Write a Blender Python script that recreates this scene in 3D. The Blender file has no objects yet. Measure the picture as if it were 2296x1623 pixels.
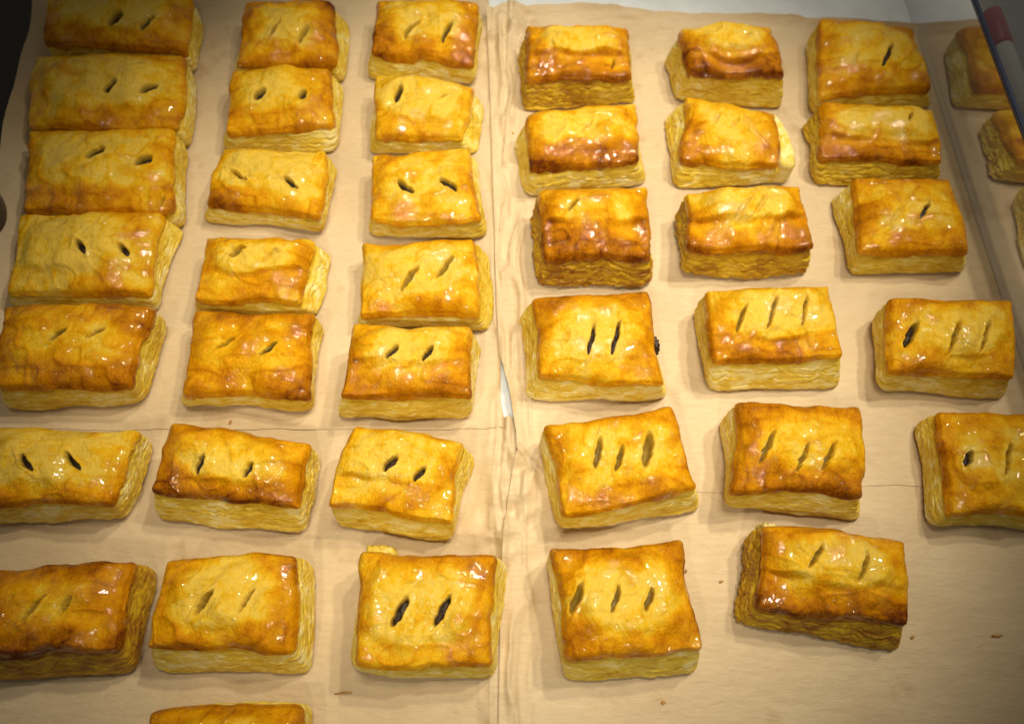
import bpy, math, random
import numpy as np

# ------------------------------------------------------------------ camera, world, lamps, exposure
sc = bpy.context.scene
COL = sc.collection
PITCH = math.radians(65.0)
DIST = 0.49
CAM = np.array([0.0, -DIST * math.cos(PITCH), DIST * math.sin(PITCH)])
FW, FH = 2296.0, 1622.8                       # measuring grid of the photograph
FOC = FW * 26.0 / 36.0

cam_d = bpy.data.cameras.new("camera")
cam_d.lens = 26.0; cam_d.sensor_width = 36.0
cam_d.clip_start = 0.01; cam_d.clip_end = 50
cam_d.dof.use_dof = True
cam_d.dof.focus_distance = 0.43
cam_d.dof.aperture_fstop = 6.5
cam = bpy.data.objects.new("camera", cam_d)
cam.location = CAM
cam.rotation_euler = (math.pi / 2 - PITCH, 0, 0)
COL.objects.link(cam)
sc.camera = cam

world = bpy.data.worlds.new("World"); sc.world = world; world.use_nodes = True
bg = world.node_tree.nodes["Background"]
bg.inputs[0].default_value = (1.0, 0.92, 0.74, 1); bg.inputs[1].default_value = 0.09

def spot(name, loc, aim, power, radius, size, col=(1.0, 0.89, 0.65)):
    l = bpy.data.lights.new(name, 'SPOT')
    l.energy = power; l.shadow_soft_size = radius; l.color = col
    l.spot_size = math.radians(size); l.spot_blend = 1.0
    o = bpy.data.objects.new(name, l)
    o.location = loc
    d = np.array(aim, float) - np.array(loc, float)
    from mathutils import Vector
    o.rotation_euler = Vector(d).to_track_quat('-Z', 'Y').to_euler()
    COL.objects.link(o)

AIM = (0.0, 0.035, 0.0)
for p in ((0.62, 0.30, 1.15), (0.44, 0.52, 1.22)):                       # the lamps that cast the shadows to the left
    spot("ceiling_or_fill_lamp", p, AIM, 27, 0.034, 35)
for p in ((-0.06, 0.06, 1.45), (0.08, 0.04, 1.45), (0.00, 0.20, 1.45), (0.17, 0.15, 1.45)):
    spot("ceiling_or_fill_lamp", p, AIM, 10.5, 0.030, 30)
for p in ((-0.30, -0.72, 1.05), (0.10, -0.80, 1.10)):                    # fill lamps added on the camera side to brighten the pastry fronts
    spot("ceiling_or_fill_lamp", p, (0, 0.06, 0), 14, 0.034, 29)

spot("ceiling_or_fill_lamp", (0.15, 0.85, 1.2), (0.12, 0.42, 0), 16, 0.03, 30)       # extra lamp added to brighten the white table behind

vs = sc.view_settings
vs.view_transform = 'Standard'; vs.look = 'None'; vs.exposure = 0.03; vs.gamma = 1.0
vs.use_curve_mapping = False
sc.cycles.use_denoising = True
sc.cycles.sample_clamp_indirect = 4.0
sc.cycles.max_bounces = 8

# ------------------------------------------------------------------ helpers
_f = np.array([0, math.cos(PITCH), -math.sin(PITCH)])
_r = np.array([1.0, 0, 0]); _u = np.cross(_r, _f)
def at(px, py, z=0.0):
    """world point on the level z that stands at this place of the measuring grid"""
    d = _f + _r * (px - FW / 2) / FOC + _u * (FH / 2 - py) / FOC
    t = (z - CAM[2]) / d[2]
    return CAM + d * t

def hash2(ix, iy, seed):
    n = (ix.astype(np.int64) * 374761393 + iy.astype(np.int64) * 668265263 + int(seed) * 974634777) & 0x7fffffff
    n = ((n ^ (n >> 13)) * 1274126177) & 0x7fffffff
    n = n ^ (n >> 16)
    return (n & 0xffff) / 32767.5 - 1.0
def vnoise(x, y, seed):
    x = np.asarray(x, float); y = np.asarray(y, float)
    ix = np.floor(x); iy = np.floor(y); fx = x - ix; fy = y - iy
    fx = fx * fx * fx * (fx * (fx * 6 - 15) + 10); fy = fy * fy * fy * (fy * (fy * 6 - 15) + 10)
    a = hash2(ix, iy, seed); b = hash2(ix + 1, iy, seed); c = hash2(ix, iy + 1, seed); d = hash2(ix + 1, iy + 1, seed)
    return (a * (1 - fx) + b * fx) * (1 - fy) + (c * (1 - fx) + d * fx) * fy
def fbm(x, y, seed, oct=3, gain=0.5):
    s = 0; a = 1.0
    for k in range(oct):
        s = s + a * vnoise(x * 2 ** k + 13.7 * k, y * 2 ** k - 7.1 * k, seed + 17 * k); a *= gain
    return s
def sstep(a, b, x):
    t = np.clip((x - a) / (b - a), 0, 1); return t * t * (3 - 2 * t)

def mesh_obj(name, co, quads, mat, parent=None, attrs=None, smooth=True, tris=None):
    me = bpy.data.meshes.new(name)
    co = np.asarray(co, np.float32)
    quads = np.asarray(quads, np.int32).reshape(-1, 4)
    tr = np.zeros((0, 3), np.int32) if tris is None else np.asarray(tris, np.int32).reshape(-1, 3)
    nl = quads.size + tr.size
    me.vertices.add(len(co)); me.vertices.foreach_set("co", co.ravel())
    me.loops.add(nl); me.loops.foreach_set("vertex_index", np.concatenate([quads.ravel(), tr.ravel()]))
    n = len(quads) + len(tr)
    me.polygons.add(n)
    st = np.concatenate([np.arange(len(quads)) * 4, quads.size + np.arange(len(tr)) * 3])
    me.polygons.foreach_set("loop_start", st.astype(np.int32))
    me.polygons.foreach_set("use_smooth", np.full(n, smooth))
    me.update(calc_edges=True); me.validate()
    for k, v in (attrs or {}).items():
        a = me.attributes.new(k, 'FLOAT', 'POINT'); a.data.foreach_set("value", np.asarray(v, np.float32))
    me.materials.append(mat)
    o = bpy.data.objects.new(name, me); COL.objects.link(o)
    if parent is not None: o.parent = parent
    return o

def grid_quads(nu, nv, off=0, wrap=False):
    """vertex index = j*nu+i"""
    i = np.arange(nu if wrap else nu - 1); j = np.arange(nv - 1)
    I, J = np.meshgrid(i, j)
    I2 = (I + 1) % nu
    return np.stack([J * nu + I, J * nu + I2, (J + 1) * nu + I2, (J + 1) * nu + I], -1).reshape(-1, 4) + off

def tag(o, label=None, cat=None, group=None, kind=None):
    if label: o["label"] = label
    if cat: o["category"] = cat
    if group: o["group"] = group
    if kind: o["kind"] = kind
    return o

class NT:
    def __init__(s, name):
        s.m = bpy.data.materials.new(name); s.m.use_nodes = True
        s.t = s.m.node_tree; s.b = s.t.nodes["Principled BSDF"]
    def n(s, typ, **kw):
        nd = s.t.nodes.new(typ)
        for k, v in kw.items():
            if k.startswith("i_"): nd.inputs[k[2:].replace("_", " ")].default_value = v
            else: setattr(nd, k, v)
        return nd
    def l(s, a, b): s.t.links.new(a, b)
    def ramp(s, stops):
        r = s.n('ShaderNodeValToRGB'); e = r.color_ramp.elements
        while len(e) > 1: e.remove(e[-1])
        e[0].position, e[0].color = stops[0][0], (*stops[0][1], 1)
        for p, c in stops[1:]:
            x = e.new(p); x.color = (*c, 1)
        return r
    def noise(s, vec, scale, detail=3, rough=0.5, dist=0.0):
        nd = s.n('ShaderNodeTexNoise'); nd.inputs['Scale'].default_value = scale
        nd.inputs['Detail'].default_value = detail; nd.inputs['Roughness'].default_value = rough
        nd.inputs['Distortion'].default_value = dist
        if vec is not None: s.l(vec, nd.inputs['Vector'])
        return nd
    def math(s, op, a, b=None, c=None):
        nd = s.n('ShaderNodeMath', operation=op)
        for k, x in enumerate((a, b, c)):
            if x is None: continue
            if isinstance(x, (int, float)): nd.inputs[k].default_value = x
            else: s.l(x, nd.inputs[k])
        return nd.outputs[0]
    def ownvec(s, scale=(1, 1, 1)):
        tc = s.n('ShaderNodeTexCoord'); oi = s.n('ShaderNodeObjectInfo')
        k = s.n('ShaderNodeMath', operation='MULTIPLY'); k.inputs[1].default_value = 37.0; s.l(oi.outputs['Random'], k.inputs[0])
        a = s.n('ShaderNodeVectorMath', operation='ADD'); s.l(tc.outputs['Object'], a.inputs[0]); s.l(k.outputs[0], a.inputs[1])
        m = s.n('ShaderNodeMapping'); m.inputs['Scale'].default_value = scale; s.l(a.outputs[0], m.inputs['Vector'])
        return m.outputs[0]
    def bump(s, h, strength, dist, prev=None):
        b = s.n('ShaderNodeBump'); b.inputs['Strength'].default_value = strength; b.inputs['Distance'].default_value = dist
        s.l(h, b.inputs['Height'])
        if prev is not None: s.l(prev, b.inputs['Normal'])
        return b.outputs[0]

# ------------------------------------------------------------------ materials
def mat_crust():
    m = NT("glazed_crust"); v = m.ownvec()
    at_ = m.n('ShaderNodeAttribute', attribute_name="brown")
    n1 = m.noise(v, 55, 5, 0.6, 0.6); n2 = m.noise(v, 210, 4, 0.62, 0.4)
    f = m.math('MULTIPLY_ADD', n1.outputs[0], 0.66, -0.33)
    f2 = m.math('MULTIPLY_ADD', n2.outputs[0], 0.50, -0.25)
    vs_ = m.ownvec((1.0, 0.35, 1.0)); n6 = m.noise(vs_, 340, 3, 0.6, 1.2)
    f2 = m.math('ADD', f2, m.math('MULTIPLY_ADD', n6.outputs[0], 0.36, -0.18))
    n7 = m.noise(v, 700, 3, 0.65); f2 = m.math('ADD', f2, m.math('MULTIPLY_ADD', n7.outputs[0], 0.40, -0.20))
    x = m.math('ADD', m.math('ADD', at_.outputs['Fac'], f), f2)
    r = m.ramp([(0.0, (0.82, 0.55, 0.075)), (0.10, (0.79, 0.47, 0.016)), (0.30, (0.72, 0.335, 0.003)), (0.52, (0.57, 0.220, 0.001)),
                (0.76, (0.37, 0.122, 0.001)), (0.94, (0.19, 0.049, 0.001)), (1.0, (0.13, 0.028, 0.001))])
    m.l(x, r.inputs[0])
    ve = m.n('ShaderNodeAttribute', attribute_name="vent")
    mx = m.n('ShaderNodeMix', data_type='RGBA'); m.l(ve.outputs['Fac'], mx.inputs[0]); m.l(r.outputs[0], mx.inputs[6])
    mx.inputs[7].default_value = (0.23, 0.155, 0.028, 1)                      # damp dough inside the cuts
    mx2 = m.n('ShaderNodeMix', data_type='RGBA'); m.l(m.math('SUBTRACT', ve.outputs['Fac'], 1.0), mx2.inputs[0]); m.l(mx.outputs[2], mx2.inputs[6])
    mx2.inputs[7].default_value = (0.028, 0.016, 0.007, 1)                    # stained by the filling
    m.l(mx2.outputs[2], m.b.inputs['Base Color'])
    n3 = m.noise(v, 330, 4, 0.65, 0.8); n4 = m.noise(v, 900, 2, 0.5)
    b = m.bump(n3.outputs[0], 0.75, 0.0015); b = m.bump(n6.outputs[0], 0.6, 0.0008, b); b = m.bump(n4.outputs[0], 0.4, 0.0005, b)
    m.l(b, m.b.inputs['Normal'])
    rr = m.math('MULTIPLY_ADD', n1.outputs[0], 0.30, 0.30)
    m.l(rr, m.b.inputs['Roughness'])
    m.b.inputs['Specular IOR Level'].default_value = 0.08
    cw = m.n('ShaderNodeMapRange'); cw.inputs[1].default_value = 0.46; cw.inputs[2].default_value = 0.60; cw.inputs[3].default_value = 0.0; cw.inputs[4].default_value = 1.0
    nc = m.noise(v, 60, 4, 0.65); m.l(nc.outputs[0], cw.inputs[0]); m.l(cw.outputs[0], m.b.inputs['Coat Weight'])
    m.b.inputs['Coat IOR'].default_value = 1.6
    m.b.inputs['Coat Roughness'].default_value = 0.02
    n5 = m.noise(v, 215, 0.3, 0.5, 0.2)
    m.l(m.bump(n6.outputs[0], 0.22, 0.0006, m.bump(n5.outputs[0], 0.85, 0.0018)), m.b.inputs['Coat Normal'])
    return m.m

def mat_side():
    m = NT("flaky_dough"); v = m.ownvec((1, 1, 1.7)); v0 = m.ownvec()
    at_ = m.n('ShaderNodeAttribute', attribute_name="brown")
    n1 = m.noise(v, 75, 4, 0.6, 0.8); n2 = m.noise(v, 210, 3, 0.6, 0.8)
    f = m.math('MULTIPLY_ADD', n1.outputs[0], 0.95, -0.48)
    f2 = m.math('MULTIPLY_ADD', n2.outputs[0], 0.40, -0.21)
    x = m.math('ADD', m.math('ADD', at_.outputs['Fac'], f), f2)
    r = m.ramp([(0.0, (0.90, 0.78, 0.36)), (0.12, (0.82, 0.62, 0.10)), (0.36, (0.68, 0.44, 0.018)),
                (0.7, (0.34, 0.14, 0.012)), (1.0, (0.12, 0.032, 0.005))])
    m.l(x, r.inputs[0]); m.l(r.outputs[0], m.b.inputs['Base Color'])
    b = m.bump(n2.outputs[0], 0.25, 0.0005)
    n3 = m.noise(v0, 500, 3, 0.6); b = m.bump(n3.outputs[0], 0.4, 0.0005, b)
    m.l(b, m.b.inputs['Normal'])
    m.b.inputs['Roughness'].default_value = 0.5; m.b.inputs['Specular IOR Level'].default_value = 0.3
    return m.m

def mat_filling():
    m = NT("dark_filling"); v = m.ownvec()
    n = m.noise(v, 500, 3); r = m.ramp([(0.3, (0.010, 0.005, 0.003)), (0.75, (0.045, 0.020, 0.009))])
    m.l(n.outputs[0], r.inputs[0]); m.l(r.outputs[0], m.b.inputs['Base Color'])
    m.b.inputs['Roughness'].default_value = 0.5
    m.l(m.bump(n.outputs[0], 0.6, 0.001), m.b.inputs['Normal'])
    return m.m

def mat_paper():
    m = NT("brown_parchment")
    g = m.n('ShaderNodeNewGeometry')
    mp = m.n('ShaderNodeMapping'); mp.inputs['Scale'].default_value = (1, 3.2, 1); m.l(g.outputs['Position'], mp.inputs['Vector'])
    n1 = m.noise(g.outputs['Position'], 9, 4, 0.55, 0.3); n2 = m.noise(mp.outputs[0], 120, 4, 0.6, 0.6)
    n3 = m.noise(g.outputs['Position'], 900, 2, 0.5)
    s = m.math('ADD', m.math('MULTIPLY', n1.outputs[0], 0.7), m.math('MULTIPLY', n2.outputs[0], 0.3))
    r = m.ramp([(0.30, (0.56, 0.42, 0.265)), (0.52, (0.66, 0.515, 0.34)), (0.72, (0.74, 0.60, 0.42))])
    m.l(s, r.inputs[0])
    # grease marks around the pastries
    ng = m.noise(g.outputs['Position'], 26, 3, 0.6, 0.2)
    gm = m.n('ShaderNodeMapRange'); gm.inputs[1].default_value = 0.60; gm.inputs[2].default_value = 0.70
    m.l(ng.outputs[0], gm.inputs[0])
    mix = m.n('ShaderNodeMix', data_type='RGBA'); m.l(m.math('MULTIPLY', gm.outputs[0], 0.5), mix.inputs[0])
    m.l(r.outputs[0], mix.inputs[6]); mix.inputs[7].default_value = (0.44, 0.29, 0.13, 1)
    m.l(mix.outputs[2], m.b.inputs['Base Color'])
    m.l(m.math('MULTIPLY_ADD', gm.outputs[0], -0.16, 0.50), m.b.inputs['Roughness'])
    b = m.bump(n2.outputs[0], 0.45, 0.0014); b = m.bump(n3.outputs[0], 0.25, 0.0003, b)
    m.l(b, m.b.inputs['Normal'])
    m.b.inputs['Specular IOR Level'].default_value = 0.35
    return m.m

def mat_plain(name, col, rough=0.5, metal=0.0, trans=0.0, spec=0.5, scale=40, var=0.06):
    m = NT(name)
    g = m.n('ShaderNodeNewGeometry'); n = m.noise(g.outputs['Position'], scale, 4, 0.6)
    lo = tuple(c * (1 - var) for c in col); hi = tuple(min(1, c * (1 + var)) for c in col)
    r = m.ramp([(0.35, lo), (0.65, hi)]); m.l(n.outputs[0], r.inputs[0]); m.l(r.outputs[0], m.b.inputs['Base Color'])
    m.b.inputs['Roughness'].default_value = rough; m.b.inputs['Metallic'].default_value = metal
    m.b.inputs['Transmission Weight'].default_value = trans; m.b.inputs['Specular IOR Level'].default_value = spec
    return m.m

M_DOUGH = None; M_CRUST = mat_crust(); M_SIDE = mat_side(); M_FILL = mat_filling(); M_PAPER = mat_paper()
M_DOUGH = mat_plain("damp_inner_dough", (0.20, 0.125, 0.022), 0.4, scale=500, var=0.4)
M_TABLE = mat_plain("white_table_top", (0.78, 0.83, 0.93), 0.35)
M_DARK = mat_plain("dark_counter", (0.030, 0.030, 0.026), 0.6)
M_GREY = mat_plain("grey_counter", (0.55, 0.55, 0.57), 0.5)
def mat_panel():
    m = NT("clear_glossy_panel")
    tr = m.n('ShaderNodeBsdfTransparent'); gl = m.n('ShaderNodeBsdfGlossy'); mx = m.n('ShaderNodeMixShader')
    g = m.n('ShaderNodeNewGeometry'); n = m.noise(g.outputs['Position'], 30, 3)
    m.l(m.math('MULTIPLY_ADD', n.outputs[0], 0.06, 0.03), gl.inputs['Roughness'])
    gl.inputs['Color'].default_value = (0.95, 0.95, 0.95, 1); tr.inputs['Color'].default_value = (0.95, 0.95, 0.96, 1)
    mx.inputs[0].default_value = 0.70
    m.l(tr.outputs[0], mx.inputs[1]); m.l(gl.outputs[0], mx.inputs[2])
    out = [x for x in m.t.nodes if x.type == 'OUTPUT_MATERIAL'][0]
    m.l(mx.outputs[0], out.inputs['Surface'])
    return m.m
M_STEEL = mat_panel()
M_TRIM = mat_plain("blue_edge_trim", (0.07, 0.085, 0.17), 0.3)
M_PINK = mat_plain("pink_plastic", (0.50, 0.20, 0.24), 0.4)
M_WHITE = mat_plain("white_plastic", (0.72, 0.72, 0.72), 0.4)
M_CRUMB = mat_plain("crumb", (0.50, 0.25, 0.05), 0.6, scale=600, var=0.3)

# ------------------------------------------------------------------ the table, panels, surroundings
def box(name, lo, hi, mat, parent=None, bev=0.0):
    lo = np.array(lo, float); hi = np.array(hi, float); c = (lo + hi) / 2
    import bmesh
    bm = bmesh.new(); bmesh.ops.create_cube(bm, size=1.0)
    for v in bm.verts:
        v.co = [v.co[k] * (hi[k] - lo[k]) + (c[k] if parent is None else c[k] - parent.location[k]) for k in range(3)]
    if bev: bmesh.ops.bevel(bm, geom=bm.edges[:], offset=bev, segments=2, affect='EDGES')
    me = bpy.data.meshes.new(name); bm.to_mesh(me); bm.free(); me.materials.append(mat)
    o = bpy.data.objects.new(name, me); COL.objects.link(o)
    if parent is not None: o.parent = parent
    return o
def empty(name, loc):
    o = bpy.data.objects.new(name, None); o.location = [float(c) for c in loc]; o.empty_display_size = 0.02
    COL.objects.link(o); return o

XR = 0.3368
xleft = lambda y: -0.400 + 0.13 * (0.33 - np.asarray(y, float))
def prism(name, poly, z0, z1, mat):
    n = len(poly); poly = np.array(poly, float)
    co = np.concatenate([np.column_stack([poly, np.full(n, z0)]), np.column_stack([poly, np.full(n, z1)])])
    me = bpy.data.meshes.new(name)
    me.from_pydata(co.tolist(), [], [list(range(n))[::-1], list(range(n, 2 * n))] + [[k, (k + 1) % n, n + (k + 1) % n, n + k] for k in range(n)])
    me.materials.append(mat); o = bpy.data.objects.new(name, me); COL.objects.link(o); return o
tag(prism("table", [(float(xleft(-0.55)) - 0.006, -0.55), (XR + 0.004, -0.55), (XR + 0.004, 0.80), (float(xleft(0.8)) - 0.006, 0.80)], -0.03, 0.0, M_TABLE), kind="structure")
ZP = 0.064
def panel(x0, x1, label, trim):
    r = empty("side_panel", ((x0 + x1) / 2, 0.1, 0))
    box("panel_sheet", (x0, -0.50, 0.0005), (x1, 0.80, ZP), M_STEEL, r)
    box("edge_trim", (x0 - 0.0005, -0.50, ZP), (x1 + 0.0005, 0.80, ZP + 0.003), trim, r, 0.0008)
    tag(r, label, "panel")
panel(XR, XR + 0.003, "clear glossy side panel with dark blue top edge right of the pastries", M_TRIM)
tag(box("counter", (XR + 0.005, -0.6, -0.04), (1.4, 1.6, -0.003), M_GREY), kind="structure")
tag(box("floor", (-1.6, -0.7, -0.16), (XR, 1.6, -0.12), M_DARK), kind="structure")

# marker pen lying beyond the right panel
def tube(name, p0, p1, r0, r1, mat, parent, n=16, rows=8, cap=0.25):
    p0 = np.array(p0, float); p1 = np.array(p1, float); ax = p1 - p0; L = np.linalg.norm(ax); ax /= L
    a = np.cross(ax, [0, 0, 1.0]); a /= np.linalg.norm(a); b = np.cross(ax, a)
    th = np.linspace(0, 2 * math.pi, n, endpoint=False)
    prof = [(0, 0.02), (0, 0.75), (0.012, 0.95), (0.035, 1.0), (0.965, 1.0), (0.988, 0.95), (1, 0.75), (1, 0.02)]
    co = []
    for t, k in prof:
        r = (r0 + (r1 - r0) * t) * k
        co.append(p0 + ax * t * L + r * (np.cos(th)[:, None] * a + np.sin(th)[:, None] * b))
    return mesh_obj(name, np.concatenate(co) - (np.array(parent.location) if parent else 0), grid_quads(n, len(prof), 0, True), mat, parent)

# ------------------------------------------------------------------ parchment sheets
def polyline_x(pts):
    w = np.array([at(px, py, 0.001)[:2] for px, py in pts]); w = w[np.argsort(w[:, 1])]
    return lambda y: np.interp(y, w[:, 1], w[:, 0])
def polyline_y(pts):
    w = np.array([at(px, py, 0.001)[:2] for px, py in pts]); w = w[np.argsort(w[:, 0])]
    return lambda x: np.interp(x, w[:, 0], w[:, 1])

def sheet(label, xl, xr, yf, yb, z0, seed, creases=(), lift=(0, 0, 0, 0), nu=290, nv=250, wob=0.0005):
    """xl/xr functions of y, yf/yb functions of x; lift = how far the left,right,front,back edge turns up"""
    U, V = np.meshgrid(np.linspace(0, 1, nu), np.linspace(0, 1, nv))
    X = np.zeros_like(U); Y = V * 0.5
    Xm = U * 0.7 - 0.35
    Y = yf(Xm) * (1 - V) + yb(Xm) * V
    for _ in range(4):
        X = xl(Y) * (1 - U) + xr(Y) * U
        Y = yf(X) * (1 - V) + yb(X) * V
    Y = Y + 0.0007 * fbm(X * 60, Y * 60, seed + 3) * (np.exp(-V / 0.05) + np.exp(-(1 - V) / 0.05))
    Z = z0 + wob * (fbm(X * 14, Y * 14, 71, 3) + 1.0)
    # fine cockle of the paper
    Z += 0.00022 * fbm(X * 45, Y * 150, 75, 3)
    for (ax, ay, bx, by, amp, wid) in creases:
        a = at(ax, ay, 0)[:2]; b = at(bx, by, 0)[:2]; d = b - a; L = np.hypot(*d); d /= L
        t = (X - a[0]) * d[0] + (Y - a[1]) * d[1]; s = -(X - a[0]) * d[1] + (Y - a[1]) * d[0]
        s = s + 0.0012 * vnoise(t * 60, t * 0 + 3, seed + 8)
        w = sstep(-0.01, 0.008, t) * sstep(L + 0.01, L - 0.008, t)
        Z += amp * w * np.exp(-np.abs(s) / wid) * (0.75 + 0.35 * vnoise(t * 40, t * 0, seed + 9))
    bx = polyline_x([(1135, 0), (1140, 500), (1150, 900), (1146, 1200), (1140, 1700)])(Y)
    band = np.exp(-((X - bx) / 0.012) ** 2)
    rg = 1 - np.abs(vnoise(X * 170 + 0.8 * vnoise(X * 60, Y * 25, 91), Y * 22, 90))
    Z += 0.0056 * band * rg ** 2
    rg2 = 0
    for a_, f_, p_ in ((0.3, 46, 0.1), (1.2, 38, 0.5), (2.1, 57, 0.8), (2.8, 73, 0.3), (1.75, 90, 0.7)):
        t_ = (X * math.cos(a_) + Y * math.sin(a_)) * f_ + p_ + 0.25 * vnoise(X * 40, Y * 40, 93)
        rg2 = rg2 + np.abs(2 * (t_ - np.floor(t_ + 0.5))) * 46 / f_
    knot = np.exp(-(((X - bx) / 0.022) ** 2 + ((Y + 0.095) / 0.035) ** 2)) + np.exp(-(((X - bx) / 0.03) ** 2 + ((Y - 0.30) / 0.03) ** 2))
    Z += 0.0038 * knot * rg2
    dl = X - xl(Y); dr = xr(Y) - X; df = Y - yf(X); db = yb(X) - Y
    for d, h in zip((dl, dr, df, db), lift):
        if h:
            k = 1 + 0.35 * vnoise((X + Y) * 22, (X - Y) * 9, seed + 21)
            Z += h * k * np.clip(1 - d / (abs(h) * 1.3 + 0.004), 0, 1) ** 1.6
    co = np.stack([X, Y, Z], -1).reshape(-1, 3)
    o = mesh_obj("parchment_sheet", co, grid_quads(nu, nv), M_PAPER)
    return tag(o, label, "parchment", "brown parchment sheets lining the table")

XRi = XR - 0.0002
xl_edge = lambda y: xleft(y) + 0.003
c = lambda v: (lambda y: np.full_like(np.asarray(y, float), v))
sheet("front left parchment sheet under the frontmost left pastries",
      xl_edge, polyline_x([(1150, 900), (1165, 1100), (1178, 1350), (1185, 1700)]), c(-0.30),
      polyline_y([(-200, 930), (330, 935), (1140, 940)]), 0.0003, 11,
      creases=[(1105, 1130, 1104, 1700, 0.0016, 0.0012), (1040, 1010, 1170, 1000, 0.0015, 0.002), (700, 1570, 1080, 1560, 0.0006, 0.002)],
      lift=(0.012, 0, 0, 0))
sheet("front right parchment sheet with the bare patch in the lower right corner",
      polyline_x([(1168, 985), (1150, 1060), (1128, 1200), (1122, 1400), (1117, 1700)]), c(XRi), c(-0.30),
      polyline_y([(1150, 1000), (1600, 1010), (2500, 1000)]), 0.0006, 23,
      creases=[(1150, 1040, 1178, 1240, 0.0022, 0.0015), (1185, 1020, 1160, 1230, 0.0018, 0.0015), (1172, 1080, 1174, 1650, 0.0014, 0.002),
               (1160, 1010, 1215, 1060, 0.0024, 0.0014), (1146, 1260, 1142, 1660, 0.0012, 0.0016), (1210, 1000, 1190, 1110, 0.0020, 0.0016)],
      lift=(0.0022, 0, 0, 0))
sheet("rear left parchment sheet under the long columns of left pastries",
      xl_edge, polyline_x([(1096, 10), (1116, 300), (1124, 600), (1123, 900), (1138, 985)]),
      polyline_y([(-200, 960), (330, 964), (720, 962), (1000, 965), (1124, 958), (1150, 985)]),
      polyline_y([(0, -4), (430, 8), (560, 6), (1080, 2), (1200, 10)]), 0.0008, 37,
      creases=[(440, 24, 1080, 22, 0.0030, 0.0014), (1105, 150, 1118, 560, 0.0012, 0.002), (330, 975, 1140, 975, 0.0006, 0.004)],
      lift=(0.016, 0.0005, 0, 0.005))
sheet("rear right parchment sheet with crumpled back edge against the white table",
      polyline_x([(1092, 50), (1098, 180), (1108, 480), (1114, 700), (1121, 800), (1142, 880), (1157, 972), (1160, 1060), (1170, 1110)]), c(XRi),
      polyline_y([(1130, 985), (1180, 1040), (1300, 1100), (1620, 1106), (2000, 1088), (2500, 1080)]),
      polyline_y([(1060, 36), (1100, 46), (1140, 24), (1170, 38), (1230, 22), (1290, 20), (1370, 26), (1450, 36), (1540, 42), (1700, 46), (1950, 60), (2150, 72), (2300, 80)]), 0.0012, 53,
      creases=[(1140, 90, 1142, 330, 0.005, 0.0016), (1120, 60, 1128, 300, 0.004, 0.0018), (1160, 60, 1150, 200, 0.003, 0.002),
               (1110, 40, 1420, 44, 0.005, 0.002), (1300, 20, 1800, 46, 0.003, 0.002),
               (1166, 700, 1172, 980, 0.0020, 0.0012), (1180, 640, 2300, 640, 0.0005, 0.003), (2130, 437, 2500, 437, 0.0025, 0.002),
               (1190, 905, 1560, 890, 0.0006, 0.002)],
      lift=(0.0025, 0, 0, 0.0055))

# ------------------------------------------------------------------ pastries
NU, NV = 112, 96
def outline(q, seed, amp, rnd, n, bows=(0, 0, 0, 0)):
    """q: FL FR BR BL (xy) -> closed loop of 4n points starting at FL, counter-clockwise, wavy, rounded"""
    pts = []
    for k in range(4):
        a, b = q[k], q[(k + 1) % 4]
        t = np.linspace(0, 1, n, endpoint=False)[:, None]
        d = b - a; L = np.hypot(*d); nr = np.array([d[1], -d[0]]) / L
        s = t[:, 0] * L
        w = amp * (vnoise(s * 45, s * 0 + k * 5.3, seed) + 0.5 * vnoise(s * 130, s * 0 + k * 9.1, seed + 1) + 0.25 * vnoise(s * 320, s * 0 + k, seed + 2))
        w *= np.sin(math.pi * np.clip(t[:, 0], 0.02, 0.98)) ** 0.4
        w = w + bows[k] * np.sin(math.pi * t[:, 0])
        pts.append(a + d * t + nr * w[:, None])
    p = np.concatenate(pts)
    if rnd:
        P = np.concatenate([p[-rnd:], p, p[:rnd]])
        ker = np.hanning(2 * rnd + 3)[1:-1]; ker /= ker.sum()
        p = np.stack([np.convolve(P[:, k], ker, 'valid') for k in range(2)], -1)
    return p
def normals(p):
    d = np.roll(p, -1, 0) - np.roll(p, 1, 0); L = np.hypot(d[:, 0], d[:, 1])[:, None]
    return np.stack([d[:, 1], -d[:, 0]], -1) / np.maximum(L, 1e-9)

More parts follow.
